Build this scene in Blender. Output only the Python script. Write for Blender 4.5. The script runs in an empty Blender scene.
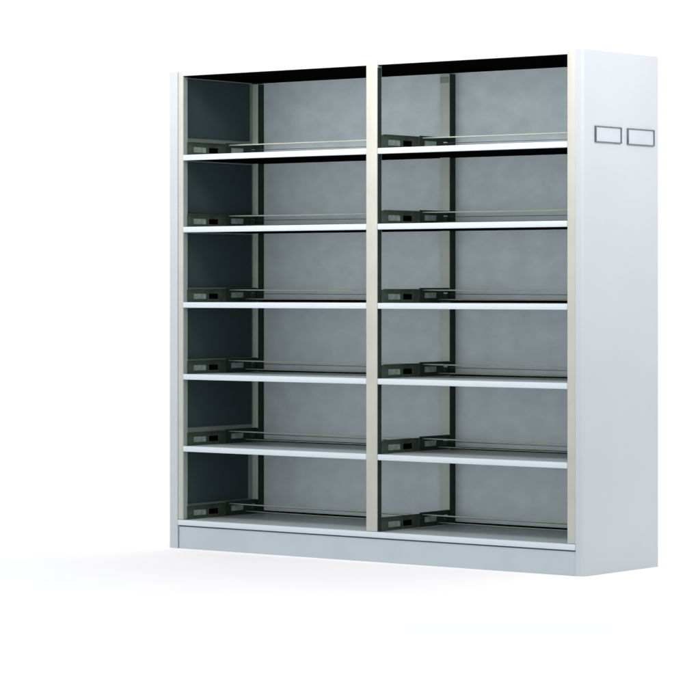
import bpy, bmesh, math
from mathutils import Vector

S = bpy.context.scene
COL = S.collection

# ------------------------------------------------------------------ measures (metres)
H, W, D = 2.30, 2.402, 0.620          # height, width, depth of the bookcase
F, YAW, X0, Z0, YH, ZC = 3020.98, 0.6624, 1.0148, 13.1511, 287.1, 1.2613
c_, s_ = math.cos(YAW), math.sin(YAW)


def fx(px, y=0.0):
    """x on the plane at depth y that the photograph shows at column px"""
    k = (px - 350) / F
    return (k * (Z0 + y * c_) - X0 - y * s_) / (c_ + k * s_)


# ------------------------------------------------------------------ materials
def mat(name, col, rough=0.5, metal=0.0, spec=0.5, var=0.0, scale=6.0, bump=0.0, stretch=(1, 1, 1), bscale=160):
    m = bpy.data.materials.new(name)
    m.use_nodes = True
    nt = m.node_tree
    b = nt.nodes['Principled BSDF']
    b.inputs['Roughness'].default_value = rough
    b.inputs['Metallic'].default_value = metal
    b.inputs['Specular IOR Level'].default_value = spec
    tc = nt.nodes.new('ShaderNodeTexCoord')
    mp = nt.nodes.new('ShaderNodeMapping')
    mp.inputs['Scale'].default_value = stretch
    nt.links.new(tc.outputs['Object'], mp.inputs['Vector'])
    n = nt.nodes.new('ShaderNodeTexNoise')
    n.inputs['Scale'].default_value = scale
    n.inputs['Detail'].default_value = 5
    nt.links.new(mp.outputs['Vector'], n.inputs['Vector'])
    r = nt.nodes.new('ShaderNodeValToRGB')
    r.color_ramp.elements[0].position = 0.3
    r.color_ramp.elements[1].position = 0.7
    r.color_ramp.elements[0].color = tuple(v * (1 - var) for v in col) + (1,)
    r.color_ramp.elements[1].color = tuple(min(1, v * (1 + var)) for v in col) + (1,)
    nt.links.new(n.outputs['Fac'], r.inputs['Fac'])
    nt.links.new(r.outputs['Color'], b.inputs['Base Color'])
    if bump:
        n2 = nt.nodes.new('ShaderNodeTexNoise')
        n2.inputs['Scale'].default_value = bscale
        nt.links.new(tc.outputs['Object'], n2.inputs['Vector'])
        bp = nt.nodes.new('ShaderNodeBump')
        bp.inputs['Strength'].default_value = bump
        bp.inputs['Distance'].default_value = 0.001
        nt.links.new(n2.outputs['Fac'], bp.inputs['Height'])
        nt.links.new(bp.outputs['Normal'], b.inputs['Normal'])
    return m


M = {
    'panel':   mat('pale_blue_enamel', (0.422, 0.470, 0.503), 0.4, var=0.022, scale=3, bump=0.25, bscale=40),
    'plinth':  mat('blue_grey_enamel', (0.395, 0.458, 0.495), 0.45, var=0.03, scale=4, bump=0.12),
    'cream':   mat('cream_enamel', (0.405, 0.425, 0.375), 0.45, var=0.05, scale=8, bump=0.1),
    'rpost':   mat('pale_green_enamel', (0.60, 0.68, 0.60), 0.5, var=0.05, scale=8),
    'lip':     mat('white_enamel', (0.52, 0.59, 0.64), 0.35, var=0.02, scale=8),
    'deck':    mat('shelf_grey_enamel', (0.42, 0.50, 0.52), 0.45, var=0.05, scale=8),
    'back':    mat('grey_blue_sheet', (0.72, 0.83, 0.87), 0.5, var=0.07, scale=10, bump=0.4, stretch=(1, 1, 1.3), bscale=60),
    'inner':   mat('grey_green_sheet_and_shade', (0.27, 0.33, 0.30), 0.5, var=0.08),
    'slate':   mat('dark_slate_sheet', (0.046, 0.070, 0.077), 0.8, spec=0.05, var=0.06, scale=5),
    'black':   mat('shade_and_recess_black', (0.002, 0.002, 0.002), 1.0, spec=0.0, var=0.1),  # near-black: painted shade under shelves and in gaps, plus bracket recesses
    'dgreen':  mat('dark_green_and_shade', (0.018, 0.034, 0.027), 0.6, spec=0.25, var=0.15, scale=20),  # bracket plates, and the shade painted on post sides
    'olive':   mat('olive_grey_steel', (0.045, 0.066, 0.046), 0.5, spec=0.3, var=0.3, scale=25),
    'tab':     mat('pale_grey_tab', (0.27, 0.34, 0.315), 0.5, var=0.35, scale=30),
    'wire':    mat('pale_green_wire', (0.44, 0.49, 0.41), 0.35, var=0.12, scale=10),
    'dwire':   mat('dull_grey_wire', (0.09, 0.12, 0.11), 0.4, var=0.2, scale=10),
    'frame':   mat('dark_grey_frame', (0.085, 0.11, 0.125), 0.4, var=0.35, scale=25),
    'card':    mat('white_card', (0.415, 0.47, 0.51), 0.7, var=0.03),
    'seam':    mat('dark_grey_seal', (0.10, 0.12, 0.14), 0.7, var=0.1),
    'floor':   mat('white_floor_paint', (0.912, 0.922, 0.945), 0.9, spec=0.0, var=0.0),
}


# ------------------------------------------------------------------ mesh helpers
def box(bm, x0, x1, y0, y1, z0, z1):
    v = [bm.verts.new(p) for p in ((x0, y0, z0), (x1, y0, z0), (x1, y1, z0), (x0, y1, z0),
                                   (x0, y0, z1), (x1, y0, z1), (x1, y1, z1), (x0, y1, z1))]
    for f in ((0, 3, 2, 1), (4, 5, 6, 7), (0, 1, 5, 4), (1, 2, 6, 5), (2, 3, 7, 6), (3, 0, 4, 7)):
        bm.faces.new([v[i] for i in f])


def boxes(lst, bev=0.0, seg=2):
    bm = bmesh.new()
    for b in lst:
        box(bm, *b)
    if bev:
        bmesh.ops.bevel(bm, geom=bm.edges[:], offset=bev, segments=seg, profile=0.5, affect='EDGES')
    return bm


def plate(ys, zs, holes, x0, x1):
    """upright plate in the y-z plane with rectangular holes, one clean shell"""
    bm = bmesh.new()
    V = {}

    def vert(k, i, j):
        if (k, i, j) not in V:
            V[(k, i, j)] = bm.verts.new(((x0, x1)[k], ys[i], zs[j]))
        return V[(k, i, j)]
    ny, nz = len(ys) - 1, len(zs) - 1
    fill = lambda i, j: 0 <= i < ny and 0 <= j < nz and (i, j) not in holes
    for i in range(ny):
        for j in range(nz):
            if not fill(i, j):
                continue
            bm.faces.new([vert(1, i, j), vert(1, i + 1, j), vert(1, i + 1, j + 1), vert(1, i, j + 1)])
            bm.faces.new([vert(0, i, j), vert(0, i, j + 1), vert(0, i + 1, j + 1), vert(0, i + 1, j)])
            for (di, dj, a, b) in ((-1, 0, (i, j), (i, j + 1)), (1, 0, (i + 1, j), (i + 1, j + 1)),
                                   (0, -1, (i, j), (i + 1, j)), (0, 1, (i, j + 1), (i + 1, j + 1))):
                if not fill(i + di, j + dj):
                    bm.faces.new([vert(0, *a), vert(1, *a), vert(1, *b), vert(0, *b)])
    bmesh.ops.recalc_face_normals(bm, faces=bm.faces[:])
    return bm


def prism(outline, z0, z1):
    bm = bmesh.new()
    lo = [bm.verts.new((x, y, z0)) for x, y in outline]
    hi = [bm.verts.new((x, y, z1)) for x, y in outline]
    n = len(outline)
    bm.faces.new(lo[::-1])
    bm.faces.new(hi)
    for i in range(n):
        bm.faces.new([lo[i], lo[(i + 1) % n], hi[(i + 1) % n], hi[i]])
    bmesh.ops.recalc_face_normals(bm, faces=bm.faces[:])
    return bm


def rounded(x0, x1, y0, y1, r, ri, left, seg=8):
    """plan of a panel whose four upright edges are rounded"""
    pts = []
    rr, rl = (ri, r) if left else (r, ri)
    for cx, cy, a0, r in ((x1 - rr, y0 + rr, -90, rr), (x1 - rr, y1 - rr, 0, rr), (x0 + rl, y1 - rl, 90, rl), (x0 + rl, y0 + rl, 180, rl)):
        for k in range(seg + 1):
            a = math.radians(a0 + 90 * k / seg)
            pts.append((cx + r * math.cos(a), cy + r * math.sin(a)))
    return pts


def tube(pts, r, n=10):
    bm = bmesh.new()
    rings = []
    for i, p in enumerate(pts):
        p = Vector(p)
        t = (Vector(pts[min(i + 1, len(pts) - 1)]) - Vector(pts[max(i - 1, 0)])).normalized()
        u = t.cross(Vector((0, 0, 1)))
        if u.length < 1e-3:
            u = Vector((1, 0, 0))
        u.normalize()
        w = t.cross(u)
        rings.append([bm.verts.new(p + r * (math.cos(2 * math.pi * k / n) * u + math.sin(2 * math.pi * k / n) * w)) for k in range(n)])
    for a, b in zip(rings, rings[1:]):
        for k in range(n):
            bm.faces.new([a[k], a[(k + 1) % n], b[(k + 1) % n], b[k]])
    bm.faces.new(rings[0][::-1])
    bm.faces.new(rings[-1])
    bmesh.ops.recalc_face_normals(bm, faces=bm.faces[:])
    for f in bm.faces:
        f.smooth = len(f.verts) == 4
    return bm


def obj(name, bm, m, parent=None, smooth=False, label=None):
    me = bpy.data.meshes.new(name)
    if smooth:
        for f in bm.faces:
            f.smooth = True
    bm.to_mesh(me)
    bm.free()
    me.materials.append(m)
    if smooth:
        me.set_sharp_from_angle(angle=math.radians(35))
    o = bpy.data.objects.new(name, me)
    COL.objects.link(o)
    if parent is not None:
        o.parent = parent
    if label:
        o['label'] = label
    return o


def dup(src, parent, loc=(0, 0, 0), label=None):
    o = src.copy()
    COL.objects.link(o)
    o.parent = parent
    o.location = Vector(src.location) + Vector(loc)
    if label:
        o['label'] = label
    for ch in src.children:
        g = ch.copy()
        COL.objects.link(g)
        g.parent = o
    return o


# ------------------------------------------------------------------ floor
fl = bmesh.new()
box(fl, -60, 60, -40, 90, -0.05, 0.0)
floor = obj('floor', fl, M['floor'])
floor['kind'] = 'structure'

# ------------------------------------------------------------------ bookcase
case = bpy.data.objects.new('bookcase', None)
COL.objects.link(case)
case['label'] = 'tall pale grey steel bookcase with two columns of empty open shelves'
case['category'] = 'bookcase'

xl0, xl1, xl2 = -W, fx(177.5), fx(182.5)        # left end panel, left post
xc0, xc1 = fx(366), fx(377)                      # centre post
xr0, xr1, xr2 = fx(567), fx(575.5), 0.0          # right post, right end panel
PD = 0.036                                       # depth of a post

# end panels
pl = obj('end_panel', prism(rounded(xl0, xl1, 0, D, 0.016, 0.0015, True), 0, H), M['panel'], case, smooth=True)
pr = obj('end_panel', prism(rounded(xr1, xr2, 0, D, 0.014, 0.0015, False), 0, H), M['panel'], case, smooth=True,
         label='right end panel with two framed label holders near its top')

# label holders on the right end panel
def fy(px):
    k = (px - 350) / F
    return (k * Z0 - X0) / (s_ - k * c_)


def fz(py, y):
    return ZC + (YH - py) * (Z0 + y * c_) / F


for (pa, pb, pt, pbm) in ((594.5, 620.8, 125.6, 142.0), (626.8, 653.6, 128.2, 144.6)):
    y0, y1 = fy(pa), fy(pb)
    z1, z0 = fz(pt, y0), fz(pbm, y0)
    t = 0.0042
    th = 0.0075
    ph = obj('label_holder', plate([y0, y0 + th, y1 - th, y1], [z0, z0 + t, z1 - t, z1], {(1, 1)}, 0.0015, 0.007), M['frame'], pr)
    obj('label_card', boxes([(0.0012, 0.0032, y0 + th - 0.003, y1 - th + 0.003, z0 + t - 0.003, z1 - t + 0.003)]), M['card'], pr)

# plinth and base seam
ZB = 0.112
obj('plinth', boxes([(xl1 + 0.004, xr1 - 0.0003, 0.007, 0.030, 0.0, ZB - 0.006)], 0.0015), M['plinth'], case)
obj('plinth_seal', boxes([(xl1 + 0.0005, xr1 - 0.0005, 0.016, 0.026, 0.002, ZB - 0.001)]), M['seam'], case)

# posts: cream face, shaded side put into dark colour
def post(x0, x1, yf, z0, z1, x_side=None):
    o = obj('post', boxes([(x0, x1, yf, yf + PD, z0, z1)], 0.0025), M['cream' if yf < 0.1 else 'rpost'], case, smooth=True)
    # added sheet, shade of the post's right side put into its colour
    obj('flank_shade', boxes([(x1 - 0.0005, x1 + 0.0018, yf + 0.003, yf + PD + (0.010 if yf > 0.1 else -0.006), z0 + 0.002, z1 - (0.002 if yf > 0.1 else 0.03))]), M['inner' if yf < 0.1 and x0 < -2.3 else 'dgreen'], o)
    return o


ZD = 0.140                                        # top of the base shelf
yr = D - 0.026 - PD
post(xl1 + 0.001, xl2, 0.003, ZD, H - 0.003)
post(xc0, xc1, 0.001, ZD, H - 0.003)
post(xr0, xr1 - 0.0003, 0.002, ZD, H - 0.003)
post(xl1 + 0.001, xl2 + 0.008, yr, ZD, H - 0.03)
rc = post(xc0 + 0.012, xc1 + 0.004, yr, ZD, H - 0.03)
post(xr0, xr1 - 0.001, yr, ZD, H - 0.03)
for z in (2.255,):
    obj('post_top_patch', boxes([(xc0 + 0.015, xc1, yr - 0.004, yr - 0.001, z - 0.028, z)], 0.001), M['inner'], rc)  # small grey-green patch at the top of the rear post

# back panels
for a, b in ((xl1 + 0.001, (xc0 + xc1) / 2 - 0.0005), ((xc0 + xc1) / 2 + 0.0005, xr1 - 0.001)):
    obj('back_panel', boxes([(a, b, D - 0.014, D - 0.004, 0.03, H - 0.008)]), M['back'], case)

# top panel with front rim, its underside shade put into black sheets
tp = obj('top_panel', boxes([(xl1 + 0.001, xr1 - 0.001, 0.006, D - 0.016, H - 0.020, H - 0.002)], 0.002), M['lip'], case)
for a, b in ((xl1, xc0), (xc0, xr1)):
    obj('underside_shade', boxes([(a + 0.0012, b - 0.0002, 0.010, D - 0.018, H - 0.0245, H - 0.021)]), M['black'], tp)

# inside of the left end panel
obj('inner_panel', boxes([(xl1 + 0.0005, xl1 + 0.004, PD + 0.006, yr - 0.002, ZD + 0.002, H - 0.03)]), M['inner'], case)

# shelves
zc_lip = [1.885, 1.538, 1.1747, 0.8282, 0.4808]
LH = 0.027
tops = [z + 0.014 for z in zc_lip] + [ZD]
bays = ((xl1 + 0.005, xl2, xc0), (xc0, xc1, xr0))


def shelf(a, l0, l1, ztop, base=False):
    """lip between the posts, deck running back between the frames"""
    o = obj('shelf', boxes([(l0 + 0.0005, l1 - 0.0005, 0.002, 0.016, ztop - LH, ztop)], 0.003), M['lip'], case, smooth=True)
    obj('deck_board', boxes([(l0 + 0.003, l1 - 0.001, 0.0165, D - 0.016, ztop - 0.010, ztop - 0.001), (a + 0.0005, l0 + 0.003, 0.040, yr - 0.002, ztop - 0.010, ztop - 0.001)]), M['deck'], o)
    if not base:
        obj('underside_shade', boxes([(l0 + 0.003, l1 - 0.001, 0.0175, D - 0.018, ztop - LH + 0.002, ztop - 0.0105), (a + 0.0005, l0 + 0.003, 0.040, yr - 0.002, ztop - LH + 0.002, ztop - 0.0105)]), M['black'], o)  # black sheet, shade under the shelf put into its colour
    obj('rear_gap_dark', boxes([(l0 + 0.008, l1 - 0.002, D - 0.024, D - 0.017, ztop - 0.0005, ztop + 0.010)]), M['black'], o)  # black strip paints the shaded gap where shelf meets back
    return o


for bi, (a, l0, l1) in enumerate(bays):
    for k, zt in enumerate(tops):
        if k < 5:
            shelf(a, l0, l1, zt)
# base shelf: one lip across both bays under the posts
bs = obj('base_shelf', boxes([(xl1 + 0.001, xr1 - 0.001, -0.002, 0.016, ZB, ZD - 0.001)], 0.004), M['lip'], case, smooth=True)
obj('deck_board', boxes([(xl1 + 0.005, xr1 - 0.001, 0.0165, D - 0.016, ZD - 0.014, ZD - 0.002)]), M['deck'], bs)
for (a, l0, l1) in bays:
    obj('rear_gap_dark', boxes([(l0 + 0.008, l1 - 0.002, D - 0.024, D - 0.017, ZD - 0.0015, ZD + 0.010)]), M['black'], bs)  # same painted gap shade along the base shelf

# brackets, side linings and wire rails
BY = [0.0315, 0.078, 0.172, 0.192, 0.262, 0.318]       # front olive half
RY = [0.322, 0.360, 0.455, 0.480, 0.510, 0.545, yr - 0.005]


def bracket(x, zt):
    zz = [0.0, 0.014, 0.040, 0.060]
    br = obj('shelf_bracket', plate(BY, zz, {(1, 1), (3, 1)}, 0, 0.003), M['olive'], case, smooth=False)
    obj('slot_tab', boxes([(-0.0005, 0.0015, BY[1] - 0.001, BY[2] + 0.001, 0.010, 0.040)]), M['tab'], br)
    obj('slot_recess', boxes([(-0.0005, 0.001, BY[3] - 0.001, BY[4] + 0.001, 0.010, 0.048)]), M['black'], br)
    zz2 = [0.0, 0.020, 0.046, 0.068]
    obj('slide_plate', plate(RY, zz2, {(1, 1), (4, 1)}, 0.0002, 0.0028), M['dgreen'], br)
    obj('slot_tab', boxes([(-0.0005, 0.0015, RY[1] - 0.001, RY[2] + 0.001, 0.018, 0.046)]), M['tab'], br)
    obj('slot_tab', boxes([(-0.0005, 0.0012, RY[4] - 0.001, RY[5] + 0.001, 0.018, 0.040)]), M['olive'], br)
    obj('foot_plate', boxes([(0.0002, 0.0125, yr - 0.0045, yr - 0.0025, 0.001, 0.066)]), M['dgreen'], br)
    # folded top edge
    obj('top_flange', boxes([(0.0, 0.012, 0.044, 0.312, 0.0602, 0.0632)], 0.001), M['olive'], br)
    br.location = (x, 0, zt)
    return br


first = None
rail = {}
for bi, (a, l0, l1) in enumerate(bays):
    xb = (xl2 + 0.0005) if bi == 0 else (xc1 + 0.0022)
    for k, zt in enumerate(tops):
        if first is None:
            first = bracket(xb, zt + 0.001)
            fl0 = (xb, zt + 0.001)
        else:
            dup(first, case, (xb - fl0[0], 0, zt + 0.001 - fl0[1]))
        # two wires: upper one from the bracket's middle, lower one a little further back
        xe = (xc0 - 0.001) if bi == 0 else (xr1 - 0.002)
        for nm, yy, dz, m, r in (('upper', 0.345, 0.0585, M['wire'], 0.0030), ('lower', 0.470, 0.014, M['wire'], 0.0026)):
            n = 13
            pts = [(xb + 0.004, yy - 0.0 + 0.0, dz)]
            pts = []
            for i in range(n):
                t = i / (n - 1)
                sag = -0.0022 * math.sin(math.pi * t) * (1 if k % 2 else 0.3)
                pts.append((xb + 0.003 + (xe - xb - 0.003) * t, yy, zt + dz + sag))
            obj('wire_rail', tube(pts, r), m, case)
        obj('wire_rail', tube([(xb + 0.003, 0.500, zt + 0.040), (xe, 0.500, zt + 0.036)], 0.0014), M['dwire'], case)
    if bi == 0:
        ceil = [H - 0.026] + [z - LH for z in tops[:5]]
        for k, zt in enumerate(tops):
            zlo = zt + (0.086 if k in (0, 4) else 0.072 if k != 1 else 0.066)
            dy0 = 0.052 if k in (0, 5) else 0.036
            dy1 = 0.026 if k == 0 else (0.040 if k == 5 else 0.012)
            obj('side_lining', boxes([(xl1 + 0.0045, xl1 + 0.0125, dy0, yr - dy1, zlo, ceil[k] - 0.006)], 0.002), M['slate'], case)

# ------------------------------------------------------------------ camera
cam = bpy.data.cameras.new('camera')
co = bpy.data.objects.new('camera', cam)
COL.objects.link(co)
R_ = Vector((c_, s_, 0))
F_ = Vector((-s_, c_, 0))
co.location = -X0 * R_ - Z0 * F_ + Vector((0, 0, ZC))
co.rotation_euler = (math.radians(90), 0, YAW)
cam.sensor_width = 36
cam.lens = F * 36 / 700
cam.shift_y = -(350 - YH) / 700
cam.clip_end = 400
S.camera = co

# ------------------------------------------------------------------ studio light
w = bpy.data.worlds.new('World')
S.world = w
w.use_nodes = True
bg = w.node_tree.nodes['Background']
bg.inputs['Color'].default_value = (1, 1, 1, 1)
bg.inputs['Strength'].default_value = 1.13


def area(name, loc, target, sx, sy, power, col=(1, 1, 1), spread=180):
    l = bpy.data.lights.new(name, 'AREA')
    l.shape = 'RECTANGLE'
    l.size, l.size_y = sx, sy
    l.energy = power
    l.color = col
    l.spread = math.radians(spread)
    o = bpy.data.objects.new(name, l)
    COL.objects.link(o)
    o.location = loc
    o.rotation_euler = (Vector(target) - Vector(loc)).to_track_quat('-Z', 'Y').to_euler()
    return o


area('softbox_lamp', (-1.2, -2.1, 3.75), (-1.25, 0.1, 2.3), 3.4, 0.8, 30, (1.0, 0.91, 0.90), 72)
area('softbox_lamp', (2.0, 0.1, 3.35), (0.0, 0.3, 2.1), 0.9, 0.6, 16, (1.0, 0.88, 0.87), 100)

S.view_settings.view_transform = 'Standard'
S.view_settings.look = 'None'
S.view_settings.exposure = 0
S.view_settings.gamma = 1
S.cycles.max_bounces = 8
